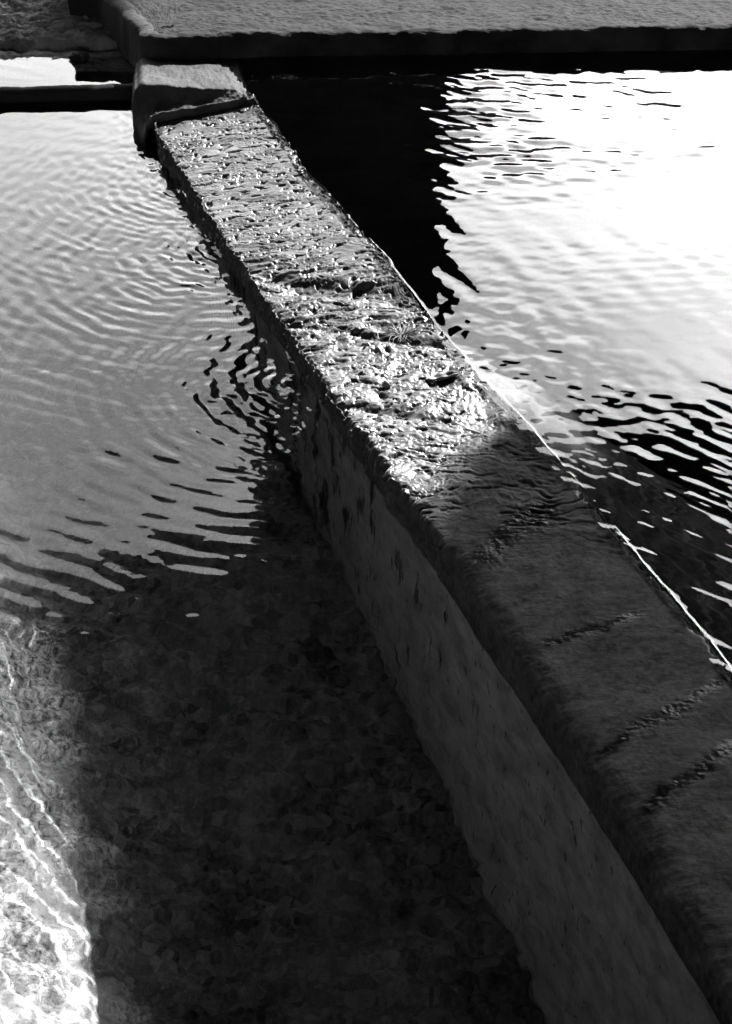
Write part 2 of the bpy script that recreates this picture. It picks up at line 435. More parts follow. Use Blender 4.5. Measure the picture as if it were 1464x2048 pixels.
    c = n.nodes.new('ShaderNodeTexNoise'); c.inputs['Scale'].default_value = 85
    c.inputs['Detail'].default_value = 3; c.inputs['Roughness'].default_value = 0.6
    mpc = n.nodes.new('ShaderNodeMapping'); mpc.inputs['Scale'].default_value = (0.6, 1.2, 1.0)
    n.links.new(ge.outputs['Object'], mpc.inputs[0]); n.links.new(mpc.outputs[0], c.inputs['Vector'])
    bp = n.nodes.new('ShaderNodeBump'); bp.inputs['Strength'].default_value = 0.8; bp.inputs['Distance'].default_value = 0.0022
    n.links.new(c.outputs['Fac'], bp.inputs['Height']); n.links.new(bp.outputs[0], b.inputs['Normal'])
    return m
M_WALL = wall_mat()

def water_mat():
    m = bpy.data.materials.new('clear_water'); m.use_nodes = True
    n = m.node_tree; n.nodes.remove(n.nodes['Principled BSDF'])
    g = n.nodes.new('ShaderNodeBsdfGlass'); g.inputs['Roughness'].default_value = 0.0
    g.inputs['IOR'].default_value = 1.333; g.inputs['Color'].default_value = (1, 1, 1, 1)
    n.links.new(g.outputs[0], n.nodes['Material Output'].inputs[0])
    return m
M_WATER = water_mat()

# ------------------------------------------------------------------ the dividing wall's plan
LEFT = np.array([(0.3, 1.12), (1.3, 0.79), (1.927, 0.585), (2.155, 0.509), (2.413, 0.426), (2.606, 0.355), (2.934, 0.235), (3.239, 0.125),
                 (3.566, -0.008), (3.992, -0.168), (4.317, -0.302), (4.65, -0.424), (5.17, -0.603), (5.363, -0.678), (5.5, -0.70), (5.9, -0.745), (6.4, -0.80)])
RIGHT = np.array([(0.3, 1.52), (1.3, 1.24), (2.0, 0.97), (2.703, 0.714), (2.851, 0.662), (3.037, 0.59), (3.258, 0.514), (3.459, 0.436), (3.678, 0.350),
                  (3.867, 0.26), (4.123, 0.166), (4.404, 0.075), (4.715, -0.046), (4.987, -0.16), (5.323, -0.27), (5.653, -0.382), (6.0, -0.51), (6.4, -0.66)])

def smooth_interp(tab, y):
    yy = np.linspace(tab[0, 0], tab[-1, 0], 700)
    xx = np.interp(yy, tab[:, 0], tab[:, 1])
    k = np.hanning(41); k /= k.sum()
    xx = np.convolve(np.pad(xx, 20, mode='reflect', reflect_type='odd'), k, mode='valid')
    return np.interp(y, yy, xx)

def XL(y):
    y = np.asarray(y, float)
    rough = sstep(2.9, 3.4, y)
    return smooth_interp(LEFT, y) + 0.022 * sstep(3.3, 4.6, y) + 0.008 * rough * fbm(y * 9, 0 * y + 3, 41, 4) + 0.003 * fbm(y * 6, 0 * y + 1, 45, 3)

def XR(y):
    y = np.asarray(y, float)
    rough = 0.5 + 0.9 * sstep(4.0, 4.6, y)
    return smooth_interp(RIGHT, y) + 0.007 * rough * fbm(y * 7, 0 * y + 8, 51, 4) - 0.02 * np.maximum(0, perlin(y * 4.1, 0 * y, 57)) * sstep(4.2, 4.5, y)

Z_RIGHT, Z_LEFT = -0.004, -0.11

def wall_wet0(Y, t):
    return sstep(3.12, 3.32, Y - 0.55 * (t - 0.05) + 0.05 * perlin(t * 5, Y * 6, 171))

def wall_top(X, Y, t):
    """height of the wet top; t runs 0..1 from the left edge to the right edge."""
    s = Y + 0.22 * (t - 0.5)          # bands lie slightly oblique
    far = sstep(4.15, 4.5, Y)
    near = 1 - wall_wet0(Y, t)
    z = 0.005 * fbm(X * 3, Y * 3, 61, 3) - (0.008 + 0.016 * near) * (t - 0.5) ** 2 - 0.052 * sstep(3.0, 4.5, Y) * np.clip(1 - t, 0, 1) ** 0.9
    # furry algae combed across the wall
    wx = X + 0.03 * fbm(X * 7, Y * 7, 70, 3); wy = Y + 0.035 * fbm(X * 6, Y * 6, 75, 3)
    wy2 = wy + 0.28 * wx
    z = z + far * (0.0011 * sstep(-0.3, 0.5, fbm(X * 5, Y * 8, 127, 3)) * fbm(wx * 55, wy2 * 95, 80, 2, 0.7) + 0.0026 * fbm(wx * 9, wy2 * 17, 85, 3))
    # stepped, chipped band
    ch = sstep(3.98, 4.12, s) * (1 - sstep(4.42, 4.55, s))
    z = z + ch * (0.0075 * fbm(wx * 6, wy * 28, 90, 3, 0.5) + 0.0016 * fbm(wx * 70, wy * 110, 95, 2, 0.6))
    z = z - 0.018 * sstep(0.03, -0.02, s - 4.36 + 0.015 * perlin(X * 16, Y * 4, 97)) * sstep(-0.14, -0.04, s - 4.36) * sstep(-0.1, 0.3, t)
    z = z - 0.012 * bump(s + 0.012 * perlin(X * 14, Y * 4, 98), 4.06, 0.02)
    # lumps
    lump = sstep(3.55, 3.7, s) * (1 - sstep(4.0, 4.12, s))
    z = z + lump * (0.009 * fbm(wx * 12, wy * 13, 100, 3, 0.45) + 0.0018 * fbm(wx * 70, wy * 100, 105, 2, 0.6))
    # scratched, layered strip
    scr = sstep(3.12, 3.25, s) * (1 - sstep(3.55, 3.68, s))
    z = z - scr * 0.010 * np.maximum(0, ridged(wx * 5, wy * 22, 118, 2) - 0.95)
    z = z + scr * (0.0026 * fbm(wx * 5, wy * 30, 110, 3, 0.5) + 0.0014 * fbm(wx * 80, wy * 60, 115, 2, 0.6))
    z = z - 0.010 * bump(s + 0.01 * perlin(X * 15, Y * 3, 117), 3.62, 0.02) * sstep(0.2, -0.2, t - 0.45)
    # smooth nearer part with gritty wet bands across it
    z = z + 0.0012 * (0.42 + 0.58 * (1 - near)) * (0.25 + 1.2 * sstep(-0.25, 0.35, fbm(X * 6, Y * 10, 123, 3))) * fbm(X * 95, Y * 110, 121, 3, 0.75) + near * (0.0008 * fbm(X * 22, Y * 30, 120, 4, 0.62) + 0.0030 * fbm(X * 4, Y * 5, 124, 2))
    for b in BANDS:
        yc, wd, sl, t0, t1, sd = b
        dd, mask = band_mask(X, Y, t, *b)
        z = z + mask * (-0.0010 + 0.0004 * fbm(X * 120, Y * 120, 140 + sd, 2, 0.7))
        z = z + 0.0002 * bump(dd, -wd * 1.3, wd * 0.8) * sstep(t0, t0 + 0.15, t) * (1 - sstep(t1 - 0.15, t1, t)) * (1 + 1.2 * fbm(X * 40, Y * 50, 150 + sd, 3))
    z = z - (1 - near) * 0.016 * np.clip(fbm(wx * 26, wy * 50, 187, 3, 0.65) - 0.30, 0, 0.5)
    # crumbled right arris
    z = z - 0.02 * sstep(0.955, 1.0, t + 0.03 * fbm(X * 20, Y * 20, 160, 3)) * (0.5 + 0.8 * fbm(X * 45, Y * 45, 165, 3))
    return z

BANDS = ((3.16, 0.05, 0.32, 0.05, 0.8, 1), (2.82, 0.015, 0.17, 0.06, 0.80, 2), (2.55, 0.017, 0.26, 0.02, 1.0, 3), (2.40, 0.021, 0.28, 0.02, 0.95, 4))

def band_mask(X, Y, t, yc, wd, sl, t0, t1, sd):
    dd = (Y - yc - sl * (t - 0.4) * 0.9) + 0.012 * fbm(X * 9, Y * 4, 130 + sd, 4, 0.6)
    return dd, bump(dd, 0, wd) * sstep(t0 - 0.06, t0 + 0.1, t) * (1 - sstep(t1 - 0.12, t1 + 0.05, t))

def wall_wet(X, Y, t):
    w = wall_wet0(Y, t) * (1 - 0.30 * sstep(3.75, 4.3, Y)) * (0.80 + 0.35 * fbm(X * 9, Y * 14, 175, 4, 0.6))
    w = np.maximum(w, 0.6 * sstep(0.94, 0.99, t + 0.03 * fbm(X * 20, Y * 20, 160, 3)))
    return w

def wall_band(X, Y, t):
    w = 0 * X
    for b in BANDS:
        w = np.maximum(w, np.clip(1.5 * band_mask(X, Y, t, *b)[1] * (0.8 + 0.5 * fbm(X * 30, Y * 40, 181, 3, 0.6)), 0, 1))
    return w

def build_wall():
    rows = []
    y = 0.3
    while y < 5.72:
        rows.append(y)
        y += (0.0040 if y < 3.0 else 0.0030) if 1.6 < y < 5.7 else 0.02
    Y = np.array(rows)[:, None]
    n = len(rows)
    xl, xr = XL(Y), XR(Y)
    # cross-section: left face upward, top, right face downward
    zl = np.concatenate([np.linspace(-1.75, -0.2, 46), np.linspace(-0.19, -0.012, 46)])
    tt = np.concatenate([np.linspace(0.0, 0.08, 16), np.linspace(0.085, 0.93, 120), np.linspace(0.935, 1.0, 18)])
    zr = np.concatenate([np.linspace(-0.008, -0.12, 24), np.linspace(-0.15, -0.8, 24), np.array([-1.2, -2.4])])
    top_l = wall_top(xl + 0 * Y, Y, 0 * Y)
    Lx = np.repeat(xl, len(zl), 1); Lz = np.repeat(zl[None, :], n, 0)
    YY = np.repeat(Y, len(zl), 1)
    emer = sstep(-0.125, -0.10, Lz)
    rough = 0.35 + 0.65 * sstep(2.9, 3.4, YY)
    fur = 0.007 * fbm(YY * 45, Lz * 22, 201, 4, 0.6) + 0.006 * fbm(YY * 12, Lz * 14, 205, 3)
    # upper edge rolls in, with vertical grooves where smooth
    roll = np.maximum(0, (Lz + 0.035) / 0.035)
    Lx2 = Lx + emer * (fur * rough - 0.002) + (0.022 - 0.019 * sstep(2.9, 3.3, YY)) * roll ** 2 * (1 + 0.12 * fbm(YY * 9, 0 * YY, 208, 3)) + (1 - emer) * (0.0015 * fbm(YY * 14, Lz * 10, 210, 3) - 0.012 * sstep(-0.14, -0.3, Lz) * 0)
    Lz2 = Lz + emer * sstep(-0.04, -0.012, Lz) * top_l
    shear_y = YY + 0 * Lz
    PL = np.stack([Lx2, shear_y, Lz2], 2)
    edge_in = Lx2[:, -1:]
    Tt = np.repeat(tt[None, :], n, 0); YT = np.repeat(Y, len(tt), 1)
    Tx = edge_in + 0.006 + (xr - 0.003 - edge_in - 0.006) * Tt
    Tz = wall_top(Tx, YT, Tt)
    # roll off toward the left edge
    farm = sstep(2.9, 3.3, YT)
    e = np.clip(1 - Tt / (0.10 - 0.06 * farm), 0, 1)
    Tz = Tz - (0.010 - 0.008 * farm) * e ** 2
    PT = np.stack([Tx, YT, Tz], 2)
    YR2 = np.repeat(Y, len(zr), 1); ZR = np.repeat(zr[None, :], n, 0)
    Rz0 = Tz[:, -1:]
    Rz = np.minimum(ZR, Rz0 - 0.002 + ZR * 0.5) * sstep(0, -0.1, ZR) + (Rz0 + ZR) * (1 - sstep(0, -0.1, ZR))
    Rx = np.repeat(xr, len(zr), 1) + 0.004 * fbm(YR2 * 30, ZR * 30, 220, 3) * sstep(0, -0.02, ZR) + 0.06 * sstep(-0.02, -0.5, ZR) 
    PR = np.stack([Rx, YR2, Rz], 2)
    P = np.concatenate([PL, PT, PR], 1)
    o = grid_object('dividing_wall', P, M_WALL, flip=True)
    wet = np.zeros(P.shape[:2])
    a, b = PL.shape[1], PL.shape[1] + PT.shape[1]
    wet[:, a:b] = wall_wet(Tx, YT, Tt)
    wet[:, b:] = wet[:, b - 1:b]
    wet[:, :a] = 0.25 * wet[:, a:a + 1]
    pl = np.zeros(P.shape[:2]); pl[:, :a] = 1.0; pl[:, b + 8:] = 0.03
    ap = o.data.attributes.new('plaster', 'FLOAT', 'POINT')
    ap.data.foreach_set('value', pl.reshape(-1).astype(np.float32))
    bd = np.zeros(P.shape[:2]); bd[:, a:b] = wall_band(Tx, YT, Tt)
    ab = o.data.attributes.new('band', 'FLOAT', 'POINT')
    ab.data.foreach_set('value', bd.reshape(-1).astype(np.float32))
    at = o.data.attributes.new('wet', 'FLOAT', 'POINT')
    at.data.foreach_set('value', wet.reshape(-1).astype(np.float32))
    return o

wall = build_wall()
tag(wall, 'long wet dark concrete wall dividing the two pools, rough and shiny on top', 'wall')
receive(wall)

# ------------------------------------------------------------------ water
def rings(X, Y, x0, y0, lam, amp, r0, decay, phase=0, ang=None, chirp=0.0, seed=0):
    dx = X - x0; dy = Y - y0
    r = np.sqrt(dx * dx + dy * dy) + 1e-6
    a = np.arctan2(dy, dx)
    env = sstep(0, r0, r) * np.exp(-np.maximum(0, r - r0) / decay)
    if ang is not None:
        env = env * np.exp(-(((a - ang[0] + np.pi) % (2 * np.pi) - np.pi) / ang[1]) ** 2)
    wob = 0.40 * lam * fbm(a * 3.0 + seed, r * 3.5, 300 + seed, 2)
    k = 2 * np.pi / lam
    brk = np.clip(0.75 + 1.0 * fbm(a * 3.2 + 3.1 * seed, r * 6, 310 + seed, 2), 0, 2)
    return amp * env * brk * np.sin(k * (r + wob) - chirp * r * r + phase)

def sea(X, Y, seed, lam0, n, amp, direction, spread):
    rng = np.random.RandomState(seed)
    z = 0
    for k in range(n):
        lam = lam0 * (0.5 + 1.3 * rng.rand())
        th = direction + spread * rng.randn()
        kx, ky = np.cos(th) * 2 * np.pi / lam, np.sin(th) * 2 * np.pi / lam
        z = z + amp * (lam / lam0) * np.sin(kx * X + ky * Y + 6.28 * rng.rand()) * (0.6 + 0.8 * perlin(X * 1.7 + k, Y * 1.7, seed + k))
    return z / math.sqrt(n)

def water_left_z(X, Y, d):
    z = 0.00010 * fbm(X * 9, Y * 18, 401, 3)
    z = z + sea(X, Y, 11, 0.10, 8, 0.00018, 1.2, 0.6) + sea(X, Y, 12, 0.05, 6, 0.00006, 1.9, 0.8)
    # strong pour beside the middle of the wall
    z = z + rings(X, Y, -0.12, 4.02, 0.056, 0.00074, 0.12, 1.15, 0.3, (-2.75, 1.15), 8, 1)
    z = z + rings(X, Y, -0.16, 3.98, 0.040, 0.00022, 0.10, 0.40, 1.3, (-2.8, 1.0), 0, 6)
    z = z + rings(X, Y, -0.18, 3.94, 0.036, 0.00085, 0.05, 0.17, 1.3, None, 0, 2)
    # pours further up
    z = z + rings(X, Y, -0.40, 4.72, 0.030, 0.00070, 0.04, 0.28, 0.5, (-2.5, 1.3), 0, 8)
    z = z + rings(X, Y, -0.55, 5.15, 0.032, 0.00070, 0.04, 0.24, 0.1, (-2.5, 1.3), 0, 9)
    z = z + rings(X, Y, -0.40, 4.72, 0.044, 0.00078, 0.05, 0.9, 0.0, (-2.5, 1.2), 24, 3)
    z = z + rings(X, Y, -0.40, 4.72, 0.075, 0.00040, 0.10, 0.9, 0.9, (-2.6, 1.2), 0, 7)
    z = z + rings(X, Y, -0.55, 5.15, 0.044, 0.00045, 0.05, 0.6, 0.7, (-2.6, 1.1), 0, 4)
    z = z + rings(X, Y, -0.66, 5.45, 0.060, 0.00030, 0.06, 0.7, 0.2, (-2.0, 1.2), 0, 5)
    ch = np.exp(-(((X + 0.17) / 0.13) ** 2 + ((Y - 3.85) / 0.26) ** 2))
    z = z + ch * 0.0008 * fbm(X * 30, Y * 22, 420, 3, 0.6)
    ch2 = np.exp(-(d / 0.12) ** 2) * sstep(4.2, 4.6, Y)
    z = z + ch2 * 0.0011 * fbm(X * 34, Y * 24, 430, 3, 0.55)
    # gentle lens-like swell that makes the bottom waver
    nearm = 1 - sstep(2.7, 3.3, Y)
    z = z + nearm * (0.00040 * fbm(X * 13, Y * 16, 440, 3, 0.42) + 0.0007 * np.exp(-(d / 0.4) ** 2) * fbm(X * 15, Y * 15, 445, 2, 0.4))
    return z

def water_right_z(X, Y, d):
    z = 0.00010 * fbm(X * 8, Y * 16, 501, 3)
    z = z + sea(X, Y, 21, 0.085, 9, 0.00024, 1.15, 0.5)
    far = sstep(4.55, 5.2, Y)
    z = z + far * (sea(X, Y, 22, 0.070, 10, 0.0018, 1.52, 0.22) + sea(X, Y, 25, 0.042, 8, 0.0006, 1.5, 0.35)) * (0.25 + 0.75 * (1 - sstep(0.35, 0.95, X))) * (0.15 + 0.85 * sstep(-0.05, 0.28, X)) * np.clip(0.8 + 0.8 * fbm(X * 2.5, Y * 4, 509, 2), 0.1, 2)
    z = z + sea(X, Y, 26, 0.035, 9, 0.00016, 1.3, 0.5) * (1 - sstep(0.3, 0.8, X)) * np.clip(0.6 + 1.2 * fbm(X * 3, Y * 3, 515, 2), 0, 2)
    nm = 1 - sstep(3.3, 3.9, Y + 0.1 * (X - 0.8))
    z = z + nm * (sea(X, Y, 23, 0.034, 12, 0.00040, 0.93, 0.24) + sea(X, Y, 24, 0.060, 6, 0.00018, 1.0, 0.35)) * np.clip(0.8 + 0.7 * fbm(X * 4, Y * 5, 512, 2), 0.2, 2)
    ca = np.exp(-(((d - 0.16) / 0.25) ** 2 + ((Y - 3.85) / 0.5) ** 2))
    z = z + ca * 0.00085 * fbm(X * 17, Y * 19, 520, 2, 0.4)
    nn = 1 - sstep(2.6, 3.1, Y)
    z = z + nn * 0.0008 * fbm(X * 10, Y * 12, 540, 3, 0.45)
    return z

def water_rows(y0, y1):
    rows = []; y = y0
    while y < y1:
        rows.append(y)
        y += max(0.004, 0.0048 * (y / 3.3) ** 1.5) if y > 1.5 else 0.02
    rows.append(y1)
    return np.array(rows)[:, None]

def build_right_water():
    Y = water_rows(0.7, 6.05)
    d = np.concatenate([[-0.03, -0.012], np.linspace(-0.006, 0.012, 19), np.linspace(0.014, 0.03, 8), np.arange(0.035, 1.35, 0.0052), np.linspace(1.37, 5.2, 60)])[None, :]
    edge = XR(Y)
    X = edge + d
    YY = Y + 0 * d; D = d + 0 * Y
    z = Z_RIGHT + water_right_z(X, YY, D)
    # meniscus where the brim clings to the wall
    men = 0.0024 * np.exp(-np.maximum(D, 0) / 0.0032) * np.clip(0.36 + 0.6 * fbm(YY * 2.6, 0 * YY, 560, 3), 0.05, 0.75)
    z = z + men
    o = grid_object('water', np.stack([X, YY, z], 2), M_WATER, flip=False)
    return o

def build_left_water():
    Y = water_rows(0.7, 5.872)
    d = np.concatenate([[-0.03, -0.012], np.linspace(-0.006, 0.03, 15), np.arange(0.035, 1.25, 0.0052), np.linspace(1.27, 3.4, 40)])[None, :]
    edge = XL(Y)
    X = edge - d
    YY = Y + 0 * d; D = d + 0 * Y
    z = Z_LEFT + water_left_z(X, YY, D)
    z = z + 0.005 * np.exp(-np.maximum(D, 0) / 0.008) * (0.5 + 0.9 * perlin(YY * 6, 0 * YY, 570))
    o = grid_object('water', np.stack([X, YY, z], 2), M_WATER, flip=True)
    return o

wr = build_right_water()
wl = build_left_water()
def channel_water():
    y = np.linspace(5.85, 6.3, 60)[:, None]; x = np.linspace(-3.6, -0.7, 200)[None, :]
    X = x + 0 * y; Y = y + 0 * x
    z = -0.08 + sea(X, Y, 31, 0.09, 6, 0.00022, 1.5, 0.3)
    return grid_object('water', np.stack([X, Y, z], 2), M_WATER)
wc = channel_water()
for o, lab in ((wr, 'brimming water of the right pool'), (wl, 'rippled water of the lower left pool'), (wc, 'narrow water channel behind the low rim')):
    tag(o, kind='structure')
    o.cycles.is_caustics_caster = True

# ------------------------------------------------------------------ pool floors and ground
def floor(x0, x1, y0, y1, z, mat, seed, amp, slope=0.0):
    x = np.linspace(x0, x1, 260)[None, :]; y = np.linspace(y0, y1, 420)[:, None]
    X = x + 0 * y; Y = y + 0 * x
    Z = z + amp * fbm(X * 7, Y * 7, seed, 4, 0.55) - slope * np.clip(3.4 - Y, -0.3, 1.6)
    return grid_object('pool_floor', np.stack([X, Y, Z], 2), mat)
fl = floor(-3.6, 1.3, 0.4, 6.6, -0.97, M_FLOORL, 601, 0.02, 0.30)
fr = floor(-0.6, 6.2, 0.4, 6.6, -2.2, M_FLOORR, 611, 0.02)
# right floor starts inside the wall: follow the wall's centre line
me = fr.data
co = np.empty(len(me.vertices) * 3, np.float32); me.vertices.foreach_get('co', co); co = co.reshape(-1, 3)
xc = 0.5 * (smooth_interp(LEFT, co[:, 1]) + smooth_interp(RIGHT, co[:, 1]))
f = (co[:, 0] + 0.6) / 6.8
co[:, 0] = xc + f ** 2 * (6.2 - xc)
dR = co[:, 0] - smooth_interp(RIGHT, co[:, 1])
rise = np.exp(-((co[:, 1] - 4.05) / 1.0) ** 2) * np.exp(-(np.maximum(dR, 0) / 1.0) ** 2)  # bed raised beside the wall to catch the sunlight
co[:, 2] += 1.88 * rise + 0.04 * rise * fbm(co[:, 0] * 6, co[:, 1] * 6, 617, 3)
me.vertices.foreach_set('co', co.reshape(-1)); me.update()
ap = me.attributes.new('caustic_pale', 'FLOAT', 'POINT')
pale = np.exp(-((co[:, 1] - 4.18) / 0.27) ** 4) * np.exp(-(np.maximum(dR - 0.15, 0) / 0.19) ** 4) * np.clip(0.9 + 0.7 * fbm(co[:, 0] * 7, co[:, 1] * 7, 619, 3), 0, 1)
ap.data.foreach_set('value', pale.astype(np.float32))
me = fl.data
co = np.empty(len(me.vertices) * 3, np.float32); me.vertices.foreach_get('co', co); co = co.reshape(-1, 3)
xc = 0.5 * (smooth_interp(LEFT, co[:, 1]) + smooth_interp(RIGHT, co[:, 1]))
f = (co[:, 0] + 3.6) / 4.9
co[:, 0] = -3.6 + f * (xc + 3.6)
dw = smooth_interp(LEFT, co[:, 1]) - co[:, 0]
co[:, 2] += 0.5 * np.clip(dw - 0.76, 0, 0.75) * sstep(0.7, 1.05, dw) + 0.08 * sstep(0.72, 1.0, dw)     # bed raised away from the wall so sunlight reaches it
me.vertices.foreach_set('co', co.reshape(-1)); me.update()
for o in (fl, fr):
    tag(o, kind='structure'); receive(o)

def plain_box(bm, x0, x1, y0, y1, z0, z1):
    r = bmesh.ops.create_cube(bm, size=1)
    for v in r['verts']:
        v.co.x = x0 + (v.co.x + .5) * (x1 - x0); v.co.y = y0 + (v.co.y + .5) * (y1 - y0); v.co.z = z0 + (v.co.z + .5) * (z1 - z0)
    return r['verts']

bm = bmesh.new()
def quad(bm, pts):
    bm.faces.new([bm.verts.new(p) for p in pts])
B = 1500
quad(bm, [(-B, 7.6, 0.06), (B, 7.6, 0.06), (B, B, 0.06), (-B, B, 0.06)])
quad(bm, [(-B, -B, 0.06), (B, -B, 0.06), (B, 0.7, 0.06), (-B, 0.7, 0.06)])
quad(bm, [(-B, 0.7, 0.06), (-3.6, 0.7, 0.06), (-3.6, 7.6, 0.06), (-B, 7.6, 0.06)])
quad(bm, [(6.2, 0.7, 0.06), (B, 0.7, 0.06), (B, 7.6, 0.06), (6.2, 7.6, 0.06)])
tag(bm_object('ground', bm, M_GROUND, smooth=False), kind='structure')
# basin edges (out of frame) that hold the pools
for nm, args in (('left', (-3.9, -3.58, 0.3, 6.6, -1.1, 0.09)), ('right', (6.18, 6.5, 0.3, 6.4, -1.1, 0.09)), ('near', (-3.58, 6.18, 0.35, 0.72, -1.1, 0.09))):
    bm = bmesh.new(); vs_ = plain_box(bm, *args)
    bmesh.ops.bevel(bm, geom=bm.edges[:], offset=0.015, segments=2, affect='EDGES')
    o = bm_object('retaining_wall', bm, M_RIM, smooth=False)
    tag(o, {'left': 'dark stone edge wall along the left pool, beside the lower water', 'right': 'dark stone edge wall along the far right of the brimming pool', 'near': 'dark stone edge wall at the near end of both pools'}[nm], 'wall')

# ------------------------------------------------------------------ rounded stone bodies built as displaced heightfields
def ribbon(name, path, x, mat, amp=0.004, freq=14, seed=0, fine=0.0015):
    """Extrude a (y, z) profile along x (array). path(xv) -> list of (y, z). Returns one mesh with noisy surface."""
    rowsP = []
    for xv in x:
        rowsP.append(path(xv))
    A = np.array(rowsP)                      # (nx, np, 2)
    nx, npt = A.shape[:2]
    X = np.repeat(x[:, None], npt, 1)
    # arc-length coordinate for the noise
    ds = np.sqrt(((A[:, 1:] - A[:, :-1]) ** 2).sum(2)); S = np.concatenate([np.zeros((nx, 1)), ds.cumsum(1)], 1)
    nrm = np.gradient(A, axis=1); nrm = np.stack([-nrm[..., 1], nrm[..., 0]], 2)
    nrm /= np.linalg.norm(nrm, axis=2, keepdims=True) + 1e-9
    h = amp * fbm(X * freq, S * freq, seed, 4, 0.55) + fine * fbm(X * 70, S * 70, seed + 9, 3, 0.6)
    A = A + nrm * h[..., None]
    P = np.stack([X, A[..., 0], A[..., 1]], 2)
    return P

def resample(pts, n):
    pts = np.array(pts, float)
    d = np.concatenate([[0], np.cumsum(np.sqrt(((pts[1:] - pts[:-1]) ** 2).sum(1)))])
    t = np.linspace(0, d[-1], n)
    return np.stack([np.interp(t, d, pts[:, k]) for k in range(2)], 1)

def arc(cy_, cz_, r, a0, a1, n=8):
    return [(cy_ + r * math.cos(a), cz_ + r * math.sin(a)) for a in np.linspace(a0, a1, n)]

# --- stone walkway slab across the far end
SL_X = -0.79
def slab_front(x):
    return 5.955 + (x + 0.40) * 0.045
def build_slab():
    # outline swept as: rows along a rounded plan path (front edge then left end), profile from bottom up and onto the top
    front = [(x, slab_front(x)) for x in np.arange(6.2, SL_X + 0.10, -0.008)]
    # rounded corner then left end going back
    cx, cyc = SL_X + 0.10, slab_front(SL_X + 0.10) + 0.075
    corner = [(cx - 0.085 * math.sin(a), cyc - 0.075 * math.cos(a)) for a in np.linspace(0.08, 1.5, 16)]
    left = [(corner[-1][0] - 0.45 * s * (1 + 0.3 * s), corner[-1][1] + s) for s in np.linspace(0.01, 1.9, 170)]
    path = np.array(front + corner + left)
    n = len(path)
    tan = np.gradient(path, axis=0); tan /= np.linalg.norm(tan, axis=1, keepdims=True)
    inn = np.stack([tan[:, 1], -tan[:, 0]], 1)     # into the slab
    s = np.concatenate([[0], np.cumsum(np.linalg.norm(path[1:] - path[:-1], axis=1))])
    inset = np.concatenate([np.zeros(14), 0.022 * (1 - np.cos(np.linspace(0, 1.57, 10))), 0.022 + np.linspace(0.004, 0.5, 70), np.array([0.7, 1.0, 1.75])])
    zz = np.concatenate([np.array([-2.4]), np.linspace(-1.1, 0.05, 13), 0.058 + 0.022 * np.sin(np.linspace(0, 1.57, 10)), np.full(73, 0.08)])
    isleft = sstep(len(front) - 6, len(front) + 14, np.arange(n))[:, None]
    S = np.repeat(s[:, None], len(zz), 1); Q = np.repeat((inset + zz)[None, :], n, 0)
    ins = inset[None, :] * (1 + 0.9 * isleft * (inset[None, :] < 0.023))
    nf_ = len(front)
    for i_ in range(nf_, n):
        if i_ < nf_ + len(corner):
            Lm = math.hypot(path[i_, 0] - cx, path[i_, 1] - cyc) + 0.03
        else:
            Lm = (SL_X + 0.135 - path[i_, 0]) / max(0.2, inn[i_, 0])
        base_ = ins[i_, :24].copy(); base_[-1] = min(base_[-1], Lm * 0.6)
        ins[i_, :24] = np.minimum(base_, Lm * 0.6)
        ins[i_, 24:] = ins[i_, 23] + (Lm - ins[i_, 23]) * np.linspace(0.01, 1, ins.shape[1] - 24)
    X = path[:, 0:1] + inn[:, 0:1] * ins; Y = path[:, 1:2] + inn[:, 1:2] * ins
    Z = zz[None, :] + 0 * X
    # left end leans out toward its foot
    lean = isleft * np.clip((0.08 - Z) / 0.3, 0, 1)
    X = X - 0.03 * lean; 
    nz = 0.009 * fbm(S * 7, Q * 9, 701, 5, 0.6) + 0.0015 * fbm(S * 60, Q * 60, 705, 3, 0.6)
    topm = sstep(0.02, 0.04, inset)[None, :]
    X = X - inn[:, 0:1] * nz * (1 - topm); Y = Y - inn[:, 1:2] * nz * (1 - topm)
    lip = bump(inset, 0.02, 0.016)[None, :]
    Z = Z + topm * (0.005 * fbm(X * 5, Y * 8, 715, 4, 0.6) - 0.012 * np.clip(fbm(X * 6, Y * 13, 719, 4, 0.6) - 0.55, 0, 1) + 0.003 * fbm(X * 38, Y * 60, 718, 4, 0.7)) + 0.005 * lip * fbm(S * 30, Q * 5, 711, 3) - 0.006 * lip * np.maximum(0, fbm(S * 5, Q * 2, 713, 3) - 0.1)
    Z = Z + 0.0025 * isleft * sstep(34, 60, np.arange(Z.shape[1]))[None, :]
    P = np.stack([X, Y, Z], 2)
    o = grid_object('stone_slab', P, M_SLAB, flip=True)
    dr = (isleft * (Z < 0.083) + 0 * Z) * (0.7 + 0.3 * fbm(S * 8, Q * 8, 731, 3)) * (inset[None, :] < 0.05)
    ad_ = o.data.attributes.new('end_light', 'FLOAT', 'POINT')
    ad_.data.foreach_set('value', np.clip(dr, 0, 1).reshape(-1).astype(np.float32))
    return o
slab = build_slab()
tag(slab, 'broad sunlit concrete walkway slab with a black shaded front edge', 'slab')

# --- low rim between the left pool and the channel
def rim_profile(x):
    yf = 5.838 + 0.066 * (x + 0.84)
    return resample([(yf, -1.05), (yf, -0.2)] + [(yf - 0.0, -0.088)] + arc(yf + 0.018, -0.085, 0.02, math.pi, math.pi / 2, 7) + [(yf + 0.035, -0.064), (yf + 0.05, -0.08), (yf + 0.06, -0.3)], 70)
x = np.arange(-3.6, -0.72, 0.007)
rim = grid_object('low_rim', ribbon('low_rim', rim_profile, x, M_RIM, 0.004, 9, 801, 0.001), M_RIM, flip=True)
tag(rim, 'low dark rounded stone rim between the left pool and the bright channel', 'wall')

